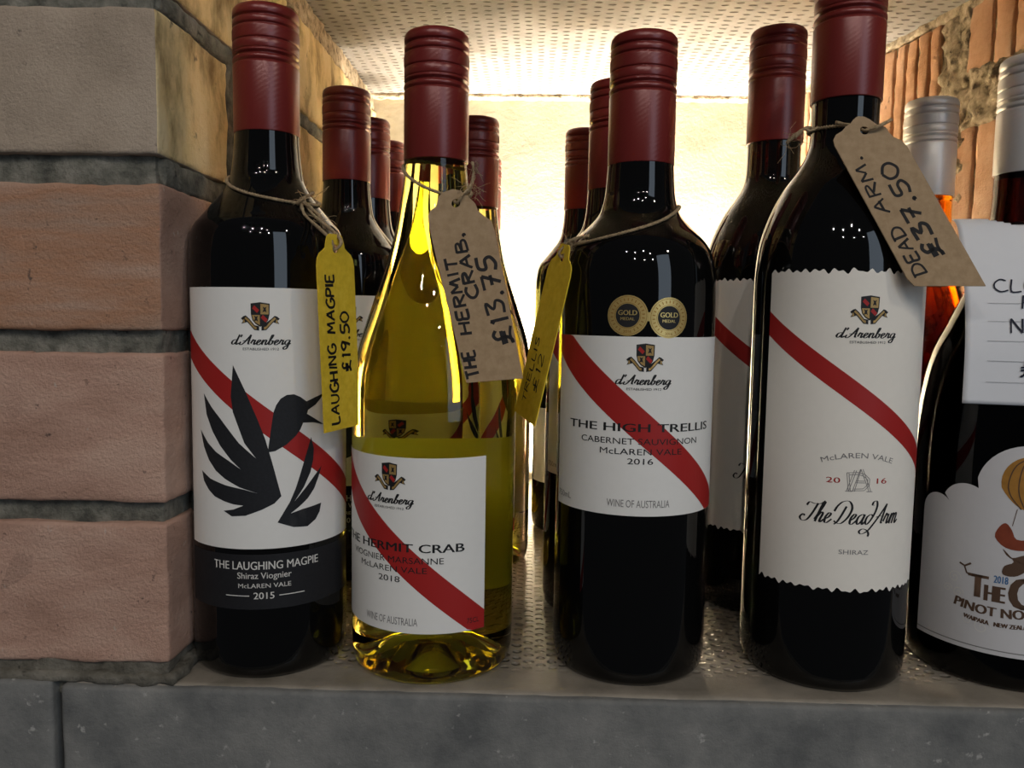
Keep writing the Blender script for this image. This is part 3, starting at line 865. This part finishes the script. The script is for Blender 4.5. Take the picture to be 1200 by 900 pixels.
# --- cloud bottle
def cloud_bottle(loc):
    t = thing('wine_bottle', 'broad dark wine bottle with a silver cap and cloud-shaped label at the right edge', 'wine bottle', loc)
    R = 44.0
    bottle_body('C', 'brown_glass', t)
    screw_cap(244, 300, 15.6, 'silver_cap', t)
    sc = -14.0
    half = [(-58, 16.5), (-58, 79)]
    def arcp(c, r, a0, a1, n=10):
        return [(c[0]+r*math.cos(math.radians(a0+(a1-a0)*i/n)), c[1]+r*math.sin(math.radians(a0+(a1-a0)*i/n))) for i in range(n+1)]
    left = [(-56, 17)]+arcp((-47.2, 80), 8.8, 180, 45)+arcp((-33.2, 84.6), 11.3, 155, 62)+arcp((-7.5, 95), 21.5, 168, 90)
    right = [(-15-p[0], p[1]) for p in left][::-1]
    pts = [(p[0]-7, p[1]) for p in left]+[(p[0]-7, p[1]) for p in right]
    # drop duplicates
    q = []
    for p in pts:
        if not q or abs(p[0]-q[-1][0])+abs(p[1]-q[-1][1]) > .02:
            q.append(p)
    lab = label_sheet('front_label', q, 'cloud_paper', R, .12, t, 'pale label cut in a cloud outline with a balloon picture')
    put('border_line', lambda b: rect(b, -63, 34, 19.0, 19.5), 'grey_ink', R, .18, lab)
    c0 = -14.5
    put('balloon', lambda b: poly(b, [(c0+x, 99+y) for x, y in [(11.5*math.cos(a)*(1 if math.sin(a) > -.2 else 1-.35*(-math.sin(a)-.2)), 12.5*math.sin(a)) for a in [2*PI*k/30 for k in range(30)]]]), 'amber_ink', R, .18, lab)
    def gores(b):
        for f in (-.75, -.4, 0, .4, .75):
            ribbon(b, crom([(c0+f*4, 87), (c0+f*10, 93), (c0+f*11.4, 99), (c0+f*8, 107), (c0, 111.4)], 5), .5)
    put('balloon_gores', gores, 'brown_ink', R, .24, lab)
    def figs(b):
        poly(b, crom([(c0-11, 78), (c0-12.5, 73), (c0-8, 68.5), (c0-1, 68), (c0+5, 71), (c0+6, 76), (c0+2, 73.5), (c0-4, 73), (c0-6, 77), (c0-8.5, 80)], 3, True))
    put('balloon_basket', figs, 'rust_ink', R, .20, lab)
    def figs2(b):
        poly(b, crom([(c0-9, 68), (c0-6, 64), (c0+1, 66.5), (c0+7, 65.5), (c0+3, 62), (c0, 58), (c0-4, 55.5), (c0-8.5, 56), (c0-8, 60), (c0-4.5, 62.5)], 3, True))
        ribbon(b, [(c0-6, 79), (c0-4.5, 87)], .3)
        ribbon(b, [(c0+4, 76), (c0+4.5, 87)], .3)
    put('balloon_anchor', figs2, 'brown_ink', R, .24, lab)
    def br(b):
        text(b, 'T', -32.6, 43.0, 7.2, 11.5, 0, 'C', .05)
        text(b, 'HE', -25.6, 42.2, 7.6, 8.0, 0, 'C', .05)
        text(b, 'C', -14.6, 40.5, 9.5, 15.5, 0, 'C', .05)
        text(b, 'PINOT NOIR', -25.0, 35.2, 35.0, 4.6, 0, 'C', .05, -85)
        text(b, 'WAIPARA   NEW ZEALAND', -23.0, 30.6, 30.0, 2.2, 0, 'C', .06, -85)
        ribbon(b, [(-41, 57.6), (-38.6, 56.6), (-36, 58.4)], .9)
        ribbon(b, [(-38.9, 57), (-37.6, 53.5), (-35, 52.5)], .7)
    put('ornate_lettering', br, 'brown_ink', R, .22, lab)
    put('year_figures', lambda b: text(b, '2018', -23.4, 51.4, 5.6, 3.6, 0, 'C', .02), 'blue_ink', R, .22, lab)
    def curl(b):
        for (x, y, r) in ((-43, 50, 3.2), (-46, 44, 2.2), (-41, 43, 2.6), (-30, 29, 4.0), (-36, 31, 2.6)):
            ribbon(b, [(x+r*(1-k/26)*math.cos(k*.42), y+r*(1-k/26)*math.sin(k*.42)) for k in range(24)], .35)
    put('scroll_ornament', curl, 'white_ink', R, .18, lab)
    return t

def rose_bottle(loc):
    t = thing('wine_bottle', 'clear bottle of amber-red wine with a white cap behind the brown card tag', 'wine bottle', loc)
    bottle_body('C', 'rose_glass', t)
    screw_cap(250, 311, 15.6, 'silver_cap', t)
    return t
def green_bottle(loc):
    t = thing('wine_bottle', 'dark green glass bottle at the rear, half hidden left of the gold-medal bottles', 'wine bottle', loc)
    R = 37.2
    bottle_body('M', 'green_dark_glass', t)
    screw_cap(255, 318, 15.4, 'red_cap', t)
    label_sheet('front_label', [(-50, 40), (50, 40), (50, 99), (-50, 99)], 'label_paper', R, .12, t)
    return t

# ------------------------------------------------------------------ the setting: bricked niche with a concrete shelf
def rough_box(bm, x0, x1, y0, y1, z0, z1, mi, seed, amp=.8, bev=1.6, cell=9.0, freq=.045, buff=None):
    """masonry unit: rounded, subdivided and knocked about; buff = material index for its +X side"""
    b2 = bmesh.new()
    box(b2, x0, x1, y0, y1, z0, z1)
    bmesh.ops.recalc_face_normals(b2, faces=b2.faces[:])
    if bev:
        bmesh.ops.bevel(b2, geom=b2.edges[:], offset=bev, segments=2, profile=.6, affect='EDGES')
    for axis, lo, hi in ((0, x0, x1), (1, y0, y1), (2, z0, z1)):
        n = max(1, int((hi-lo)/cell))
        for k in range(1, n):
            co = [0, 0, 0]
            no = [0, 0, 0]
            co[axis] = lo+(hi-lo)*k/n
            no[axis] = 1
            bmesh.ops.bisect_plane(b2, geom=b2.verts[:]+b2.edges[:]+b2.faces[:], plane_co=co, plane_no=no)
    b2.normal_update()
    off = Vector((seed*17.3, seed*5.1, seed*9.7))
    for v in b2.verts:
        d = noise.noise(v.co*freq+off)+.5*noise.noise(v.co*freq*3+off)+.4*noise.noise(v.co*freq*8+off)
        v.co += v.normal*d*amp
    vm = {v: bm.verts.new(v.co) for v in b2.verts}
    for f in b2.faces:
        g = bm.faces.new([vm[v] for v in f.verts])
        g.material_index = mi
        g.smooth = True
        if buff is not None and f.normal.x > .6:
            g.material_index = buff
    b2.free()

# left wall: brick pier and the inner side of the niche
XW, YF = -164.0, 352.0
bm = bmesh.new()
rough_box(bm, -430, XW-3.0, YF+4.5, 846, -8, 400, 0, 1, 1.6, 1, 9, .06)
courses = [(9.5, 74.7), (84.5, 152), (162, 226.5), (239, 301), (311.5, 374)]
for ci, (z0, z1) in enumerate(courses):
    front_mat = (1, 1, 2, 3, 3)[ci]
    if ci % 2 == 1:
        ys = [(YF, 433), (450, 653), (668, 845)]
        xs = [(-430, -292), (-281, XW)]
    else:
        ys = [(YF, 540), (551, 757), (768, 845)]
        xs = [(-430, -395), (-384, XW)]
    # corner brick shows both faces
    for k, (y0, y1) in enumerate(ys):
        rough_box(bm, XW-95, XW+(.6 if k else 0), y0, y1, z0, z1, front_mat if k == 0 else 4, ci*7+k+2, 1.0 if k == 0 else 1.5, 1.8, 5, .05, 4 if ci > 2 else (1 if k == 0 else 4))
    x0, x1 = xs[-1]
    rough_box(bm, x0, XW-60, YF+.4, YF+90, z0, z1, front_mat, ci*7+2, .9, 1.8, 4.5)
    if len(xs) > 1:
        rough_box(bm, xs[0][0], xs[0][1], YF+.2, YF+90, z0, z1, front_mat, ci*7+5, .9, 2.0, 9)
# smeared joints standing proud inside the niche
for (y0, y1, z0, z1, s) in ((YF+6, 840, 301.5, 311, 41), (433.5, 449.5, 236, 304, 42), (YF+8, 840, 226, 238.5, 43), (655.5, 666.5, 236, 304, 45), (YF+8, 840, 374, 392, 44)):
    rough_box(bm, XW-30, XW-.4, y0, y1, z0, z1, 0 if z0 < 370 else 5, s, 1.8, 2, 6, .12)
structure('wall_left', bm, ['mortar_grey', 'brick_pink', 'brick_rust', 'brick_grey', 'brick_buff', 'mortar_buff'])

# right wall: extruded grooved bricks on a splayed line
bm = bmesh.new()
P0, P1 = Vector((246, 830)), Vector((338, 352))
du = (P1-P0).normalized()
dn = Vector((-du.y, du.x))          # into the niche
if dn.x > 0:
    dn = -dn
wl = (P1-P0).length
rb = bmesh.new()
rough_box(rb, 0, wl, -60, -1.5, -8, 400, 0, 11, 2.2, 1, 8, .09)
def grooved(u0, u1, z0, z1, grooves, s):
    e = [u0]+[g for g in grooves if u0 < g < u1]+[u1]
    rough_box(rb, u0+1, u1-1, -40, -3.5, z0+1, z1-1, 1, s, .8, 1, 10)
    for k, (a, b) in enumerate(zip(e, e[1:])):
        rough_box(rb, a+(0 if k == 0 else 1.5), b-(0 if k == len(e)-2 else 1.5), -12, 1.2, z0, z1, 1, s+k*.3, 1.1, 1.4, 6, .09)
grooved(-4, 66, 262, 384, [12, 26, 39, 53], 20)
grooved(78, 150, 262, 384, [92, 105, 119, 132], 21)
grooved(162, 232, 262, 383, [181, 194, 207.5, 221], 22)
grooved(261, 350, 341, 397, [284, 302, 320, 336], 23)
grooved(361, wl, 341, 397, [384, 402, 420, 440, 458], 24)
grooved(251, 350, 215, 304, [273, 295, 317, 335], 25)
grooved(361, wl, 215, 304, [384, 402, 420, 440], 26)
for r, (z0, z1) in enumerate(((6, 66), (76, 136), (146, 206))):
    for k in range(5):
        a = -4+k*98-(40 if r % 2 else 0)
        if a+86 < wl+30:
            grooved(a, min(a+88, wl), z0, z1, [a+18, a+36, a+54, a+72], 30+r*5+k)
rough_box(rb, 0, wl, -20, 1.5, 384, 394, 2, 52, 2.4, 2, 6, .12)
rough_box(rb, 234, 262, -20, .8, 255, 392, 2, 53, 3.4, 2, 3.5, .17)
rough_box(rb, 240, 362, -20, .8, 303, 342, 2, 54, 3.4, 2, 3.5, .17)
for v in rb.verts:
    p = P0+du*v.co.x+dn*v.co.y
    v.co = Vector((p.x, p.y, v.co.z))
structure('wall_right', rb, ['mortar_buff', 'brick_terracotta', 'mortar_buff'])
bm.free()

bm = bmesh.new()
rough_box(bm, -235, 330, 830, 870, -8, 400, 0, 61, .7, 0, 14, .03)
structure('wall_back', bm, 'plaster', True)
bm = bmesh.new()
rough_box(bm, -235, 330, 818, 832, 386.5, 391, 0, 62, 1.6, 1, 6, .12)
structure('trim_3', bm, 'mortar_buff')
bm = bmesh.new()
box(bm, -430, 520, 352, 870, 390, 450)
bmesh.ops.recalc_face_normals(bm, faces=bm.faces[:])
structure('ceiling', bm, 'ceiling_slab')
bm = bmesh.new()
rough_box(bm, -213.5, 420, 352.2, 870, -60, 0, 0, 75, .5, 2.6, 8, .09)
structure('floor', bm, 'floor_slab')
# concrete blocks that carry the shelf
bm = bmesh.new()
rough_box(bm, -213.5, 560, 349, 372, -215, -.9, 0, 71, .45, 2.0, 8, .05)
structure('trim_1', bm, 'concrete', True)
bm = bmesh.new()
rough_box(bm, -560, -217.8, 349.5, 520, -215, 0.6, 0, 72, .45, 2.0, 8, .05)
structure('trim_2', bm, 'concrete', True)
bm = bmesh.new()
rough_box(bm, -430, -165, 353.4, 400, -.8, 10.4, 0, 73, 1.7, 1.0, 4, .13)
rough_box(bm, -430, -160.5, 351.2, 384, -1.2, 4.2, 0, 74, 1.9, 2.0, 4, .13)
structure('trim_4', bm, 'mortar_bed')

# ------------------------------------------------------------------ place the bottles
m0 = magpie_bottle((-130, 394, 0), 'front red wine bottle with a black bird label beside the brick pier')
for (x, y, rz, txt) in ((-123, 531, .05, 'bird-label bottle second in the left row, showing just behind the front one'),
                        (-124.5, 611, -.04, 'bird-label bottle third from the front in the left row'),
                        (-125, 689, .08, 'bird-label bottle fourth from the front in the left row'),
                        (-121.5, 772, 0, 'hindmost bird-label bottle in the left row, only a sliver of cap showing')):
    copy_thing(m0, (x, y, 0), rz, txt)
h0 = hermit_bottle((-48, 395, 0), 'front yellow-green glass bottle with a white label and a card tag on its neck')
for (x, y, rz, txt) in ((-40.6, 562, .1, 'yellow-green bottle second in its row, red cap seen behind the tagged neck'),
                        (-44.5, 700, -.1, 'yellow-green bottle at the rear of its row, its cap almost hidden')):
    copy_thing(h0, (x, y, 0), rz, txt)
t0 = trellis_bottle((51, 397, 0), 'front red wine bottle with two gold medal stickers above a white label')
copy_thing(t0, (46.6, 473.5, 0), .05, 'red-capped bottle standing directly behind the front gold-medal bottle')
green_bottle((39, 650, 0))
d0 = deadarm_bottle((148, 398, 0), 'front tall bottle with a torn-edge cream label and a card tag at its neck')
copy_thing(d0, (142, 492, 0), -.03, 'tall bottle with a torn-edge cream label, standing behind the one with the card tag')
cloud_bottle((241.5, 406, 0))
rose_bottle((250, 527, 0))

# ------------------------------------------------------------------ tags and twine
def fibres(bm, p, n, ln, rnd):
    for _ in range(n):
        q = Vector(p)+Vector((rnd.uniform(-2, 2), rnd.uniform(-2, 1), rnd.uniform(-2, 2)))
        d = Vector((rnd.uniform(-1, 1), rnd.uniform(-.6, .3), rnd.uniform(-1, .7))).normalized()
        pts = [q]
        for k in range(5):
            d = (d+Vector((rnd.uniform(-.5, .5), rnd.uniform(-.4, .4), rnd.uniform(-.5, .4)))).normalized()
            pts.append(pts[-1]+d*ln*rnd.uniform(.12, .28))
        tube(bm, pts, .11, 4)
def neck_loop(kind, ax, zf, off=.9, n=72):
    """points of a cord lying on the glass all the way round; zf(theta) = its height"""
    out = []
    for k in range(n+1):
        th = -PI+2*PI*k/n
        z = zf(th)
        r = prof_r(kind, z)+off
        out.append((ax[0]+r*math.sin(th), ax[1]-r*math.cos(th), z))
    return out
def tag(label, O, l, w, outline, lines, loops, frays, hole, stock='kraft_card'):
    """card tag: outline in (along, across) mm on the plane O + l*a + w*b; lines of felt-pen capitals reading from foot to head"""
    O, l, w = Vector(O), Vector(l).normalized(), Vector(w).normalized()
    w = (w-l*w.dot(l)).normalized()
    nrm = l.cross(w)
    if nrm.y > 0:
        nrm = -nrm
    t = thing('price_tag', label, 'price tag', O, 0, 'card price tags tied to bottle necks')
    T = lambda a, b, o=0.0: l*a+w*b+nrm*o
    # card with a punched hole, .5 mm thick
    flat = bmesh.new()
    n = 16
    hv = [flat.verts.new((hole[0]+2.0*math.cos(2*PI*k/n), hole[1]+2.0*math.sin(2*PI*k/n), 0)) for k in range(n)]
    ov = [flat.verts.new((a, b, 0)) for a, b in outline]
    es = [flat.edges.new((hv[k], hv[(k+1) % n])) for k in range(n)]+[flat.edges.new((ov[k], ov[(k+1) % len(ov)])) for k in range(len(ov))]
    bmesh.ops.triangle_fill(flat, use_beauty=True, edges=es)
    # triangle_fill bridges the hole; drop triangles inside it
    dead = [f for f in flat.faces if all((v in hv) for v in f.verts)]
    bmesh.ops.delete(flat, geom=dead, context='FACES_ONLY')
    r = bmesh.ops.extrude_face_region(flat, geom=flat.faces[:])
    for g in r['geom']:
        if isinstance(g, bmesh.types.BMVert):
            g.co.z = .55
    for v in flat.verts:
        bow = .0009*(v.co.x-40)**2
        v.co = T(v.co.x, v.co.y, (.28 if v.co.z > .3 else -.28))
    bmesh.ops.recalc_face_normals(flat, faces=flat.faces[:])
    card = link('card', flat, stock, t)
    ink = bmesh.new()
    for body, a0, a1, b, h, wd in lines:
        hand(ink, body, -a0, -a1, -b, h, wd)
    for v in ink.verts:
        v.co = T(-v.co.x, -v.co.y, .36)
    link('handwriting', ink, 'marker_ink', card)
    tw = bmesh.new()
    for pts in loops:
        P = [Vector(p)-O for p in crom(pts, 5)]
        tube(tw, P, .72, 8, .12, 2.2, .28)
    rnd = random.Random(len(label))
    for p, n_, ln in frays:
        fibres(tw, Vector(p)-O, n_, ln, rnd)
    link('twine', tw, 'twine', t, True)
    return t
def canon(L, W):
    """parcel-tag outline with stepped shoulders"""
    h = [(0, .14), (.012, .2), (.04, .235), (.07, .26), (.085, .33), (.1, .42), (.125, .475), (.16, .5), (1.0, .5)]
    return [(a*L, b*W) for a, b in h]+[(a*L, -b*W) for a, b in h[::-1]]
def loop_pts(kind, ax, z0, a, th0):
    return neck_loop(kind, ax, lambda th: z0-a*math.cos(th-th0))

axM, axH, axT, axD = (-130, 394), (-48, 395), (51, 397), (148, 398)
rnd = random.Random(5)

# bird-label bottle
O, l = Vector((-89.2, 360.5, 206.5)), Vector((.0355, .0241, -.9991))
ring = loop_pts('M', axM, 230.2, 8.2, math.radians(52))
near = min(ring, key=lambda p: (Vector(p)-Vector((-108, 376, 222))).length)
hole = O+l*6.5
kn = Vector(near)+Vector((1.2, -1.0, .4))
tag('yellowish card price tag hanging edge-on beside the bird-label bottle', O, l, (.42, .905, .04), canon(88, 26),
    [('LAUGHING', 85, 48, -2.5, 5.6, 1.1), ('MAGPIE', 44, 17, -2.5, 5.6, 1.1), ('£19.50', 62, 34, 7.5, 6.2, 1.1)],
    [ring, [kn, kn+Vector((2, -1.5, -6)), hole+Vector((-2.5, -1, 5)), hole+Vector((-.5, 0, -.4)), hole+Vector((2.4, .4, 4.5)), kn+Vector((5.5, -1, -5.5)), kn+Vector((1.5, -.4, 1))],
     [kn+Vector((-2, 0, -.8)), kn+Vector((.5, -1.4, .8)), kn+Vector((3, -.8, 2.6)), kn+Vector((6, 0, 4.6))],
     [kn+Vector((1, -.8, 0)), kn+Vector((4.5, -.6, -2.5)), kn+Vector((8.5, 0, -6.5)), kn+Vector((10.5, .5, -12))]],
    [(tuple(kn+Vector((6, 0, 3))), 9, 8), (tuple(kn+Vector((8, 0, -7))), 10, 8), (tuple(kn), 6, 6)], (6.5, 0), 'kraft_yellow_lit')

# yellow-green bottle
O, l = Vector((-36.9, 372.0, 228.6)), Vector((.2283, -.2096, -.9508))
w_ = Vector((.9733, .026, .228))
ring = loop_pts('H', axH, 236.5, 10.0, math.radians(42))
near = min(ring, key=lambda p: (Vector(p)-Vector((-36, 382, 228))).length)
hole = O+l*6.8-w_*.5
out_h = [(-.1, -.6), (.2, -4.4), (1.6, -7.2), (4.2, -8.6), (6.4, -9.6), (7.4, -12.2), (9.4, -14), (13.3, -14.6), (27, -14.4), (88.6, -12.4), (92, 12.6), (23.5, 14.2), (18.6, 13.6), (15.2, 10.6), (12.4, 8.6), (9.2, 8.2), (7, 7.0), (4, 4.8), (1.4, 2.8)]
tag('brown card price tag lying flat on the front of the yellow-green bottle', O, l, w_, out_h,
    [('THE', 87, 74, -6.2, 5.6, 1.25), ('HERMIT', 67.5, 31, -5.6, 5.2, 1.25), ('CRAB.', 52, 20, .6, 5.2, 1.25), ('£13.75', 75.5, 33.5, 11.6, 8.2, 1.35)],
    [ring, [Vector(near), hole+Vector((-1.5, 3.0, 2.5)), hole+Vector((.3, 0, .2)), hole+Vector((2.6, -1.2, 3.0)), hole+Vector((6.2, 3.5, 8.5)), hole+Vector((7.5, 9, 14))],
     [hole+Vector((2, 1, 3)), hole+Vector((6, 4, 7)), hole+Vector((7.4, 6, 15)), hole+Vector((6.8, 7, 20))]],
    [(tuple(hole+Vector((7, 4, 9))), 12, 8), (tuple(hole+Vector((8, 5, 16))), 10, 7), (tuple(hole+Vector((7, 3, 4))), 7, 6)], (6.8, -.5))

# gold-medal bottle
O, l = Vector((15.0, 384.0, 205.5)), Vector((-.206, .1101, -.9723))
ring = loop_pts('T', axT, 215.4, 10.3, math.radians(-76))
hole = O+l*6.5
near = min(ring, key=lambda p: (Vector(p)-Vector((19, 385, 206))).length)
kn = Vector(near)
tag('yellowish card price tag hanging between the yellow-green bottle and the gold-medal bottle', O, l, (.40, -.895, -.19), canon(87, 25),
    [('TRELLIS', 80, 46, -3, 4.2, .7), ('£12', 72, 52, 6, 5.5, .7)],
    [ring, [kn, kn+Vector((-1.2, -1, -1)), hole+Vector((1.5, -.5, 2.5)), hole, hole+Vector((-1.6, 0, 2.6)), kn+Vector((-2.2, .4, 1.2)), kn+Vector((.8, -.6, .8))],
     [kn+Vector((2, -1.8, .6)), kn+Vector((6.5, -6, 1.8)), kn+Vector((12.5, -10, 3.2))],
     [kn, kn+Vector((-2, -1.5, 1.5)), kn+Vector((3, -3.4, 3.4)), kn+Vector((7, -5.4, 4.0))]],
    [(tuple(kn+Vector((-.5, -1, 1))), 12, 7), (tuple(kn+Vector((4, -4, 2))), 6, 7)], (6.5, 0), 'kraft_yellow_lit')

# torn-edge label bottle
O, l = Vector((144.7, 374.0, 263.1)), Vector((.4056, -.2333, -.8838))
w_ = Vector((.9125, .1597, .3766))
ring = loop_pts('D', axD, 262.0, .8, 0)
hole = O+l*7.1-w_*.4
lk = min(ring, key=lambda p: (Vector(p)-Vector((132, 394, 262))).length)
lk = Vector(lk)
out_d = [(-.2, -.2), (.5, -2.6), (1.7, -4.6), (2.2, -7.2), (3.6, -10.0), (4.2, -13.3), (6.1, -15.7), (9.0, -16.4), (75.8, -15.3), (80.2, -14.0), (92.0, 15.2), (21.2, 14.1), (17.6, 13.0), (15.0, 10.6), (12.0, 9.6), (9.2, 9.4), (6.2, 6.0), (3.2, 4.4), (1.0, 2.6)]
tag('brown card price tag slanting across the right shoulder of the tall front bottle', O, l, w_, out_d,
    [('DEAD', 77, 52, -6.2, 6.0, 1.05), ('ARM.', 46, 16, -7.6, 5.6, 1.05), ('£37.50', 72.5, 23.5, 5.2, 7.8, 1.5)],
    [ring, [lk, lk+Vector((-4, -2, .5)), lk+Vector((-8.5, -2, -2.2)), lk+Vector((-13, 0, -6.5))],
     [lk+Vector((1, -1.5, .6)), lk+Vector((-3, -2.6, -1.2)), lk+Vector((-6, -2.4, -.4)), lk+Vector((-9.5, -1.4, -4.4))],
     [Vector((138, 382.5, 262.6)), Vector((146, 377, 259.5)), hole+Vector((-.4, 1.2, .6)), hole+Vector((.6, -1.4, 0)), hole+Vector((5.5, -2.2, 1.6)), hole+Vector((11.5, -1.2, 4.8))]],
    [(tuple(lk+Vector((-12, 0, -6))), 9, 12), (tuple(lk+Vector((-7, -2, -2))), 5, 7)], (7.1, -.4))

# paper note slipped over the neck of the cloud-label bottle
axC = Vector((241.5, 406, 0))
nt_ = thing('paper_note', 'white ruled paper note slipped over the neck of the cloud-label bottle', 'note', (237.5, 405, 7.5), math.radians(-14))
sec = crom([(24, 211), (14, 214.5), (0, 215.5), (-14, 212), (-23, 203), (-33, 187), (-40, 171), (-43.8, 155), (-44.8, 140), (-45, 127.5)], 4)   # (depth, height)
HW = 31.0
def half_width(i):
    y = sec[i].x
    if y > -12:
        return HW*math.sqrt(max(.02, 1-((y+12)/37.0)**2))
    return HW
def bend(bm, mapped_from=None):
    pass
lens = [0.0]
for p, q in zip(sec, sec[1:]):
    lens.append(lens[-1]+(q-p).length)
def on_note(x, d, off):
    """point at across x and distance d down from the back end"""
    d = max(0, min(d, lens[-1]-1e-4))
    for i in range(len(sec)-1):
        if lens[i] <= d <= lens[i+1]:
            f = (d-lens[i])/(lens[i+1]-lens[i])
            p = sec[i].lerp(sec[i+1], f)
            tn = (sec[i+1]-sec[i]).normalized()
            n = Vector((tn.y, -tn.x))
            if n.x > 0 and abs(n.x) > abs(n.y):
                n = -n
            elif n.y < 0 and abs(n.y) >= abs(n.x):
                n = -n
            return Vector((x, p.x+n.x*off, p.y+n.y*off))
bm = bmesh.new()
flat_r = 17.0
rows = []
NX = 24
dn_neck = lens[min(range(len(sec)), key=lambda i: abs(sec[i].x))]
grid = {}
ND = 70
for j in range(ND+1):
    d = lens[-1]*j/ND
    i = min(range(len(lens)), key=lambda k: abs(lens[k]-d))
    hw = half_width(i)
    for k in range(NX+1):
        x = -hw+2*hw*k/NX
        grid[j, k] = (bm.verts.new(on_note(x, d, 0.0)), x, d)
for j in range(ND):
    for k in range(NX):
        q = [grid[j, k], grid[j, k+1], grid[j+1, k+1], grid[j+1, k]]
        cx = sum(a[1] for a in q)/4
        cy = sum(a[2] for a in q)/4-dn_neck
        if math.hypot(cx, cy) < flat_r+.6:
            continue
        bm.faces.new([a[0] for a in q])
loose = [v for v in bm.verts if not v.link_faces]
bmesh.ops.delete(bm, geom=loose, context='VERTS')
for v in bm.verts:       # round the neck hole off
    pass
bmesh.ops.recalc_face_normals(bm, faces=bm.faces[:])
bmesh.ops.solidify(bm, geom=bm.faces[:], thickness=.3)
sheet = link('sheet', bm, 'note_paper', nt_, True)
ink = bmesh.new()
def from_foot(z):
    return lens[-1]-z
hand(ink, 'CLOU', -19, 7, 52.0, 6.2, .7)
hand(ink, 'PINOT', -8.5, 20, 44.0, 6.2, .7)
hand(ink, 'NOIR', -13, 10, 32.5, 6.6, .75)
hand(ink, '£', -8.5, -3.0, 12.5, 8.0, .75)
for v in ink.verts:
    v.co = on_note(v.co.x, from_foot(v.co.y), .45)
link('handwriting', ink, 'blue_biro', sheet)
rl = bmesh.new()
for z in (46, 37.5, 28.5, 19.5, 10):
    for k in range(20):
        x0, x1 = -HW+9+k*(2*HW-10)/20, -HW+9+(k+1)*(2*HW-10)/20
        vs = [rl.verts.new(on_note(x, from_foot(z+dz), .38)) for x, dz in ((x0, 0), (x1, 0), (x1, .22), (x0, .22))]
        rl.faces.new(vs)
link('ruled_lines', rl, 'pale_grey_ink', sheet)
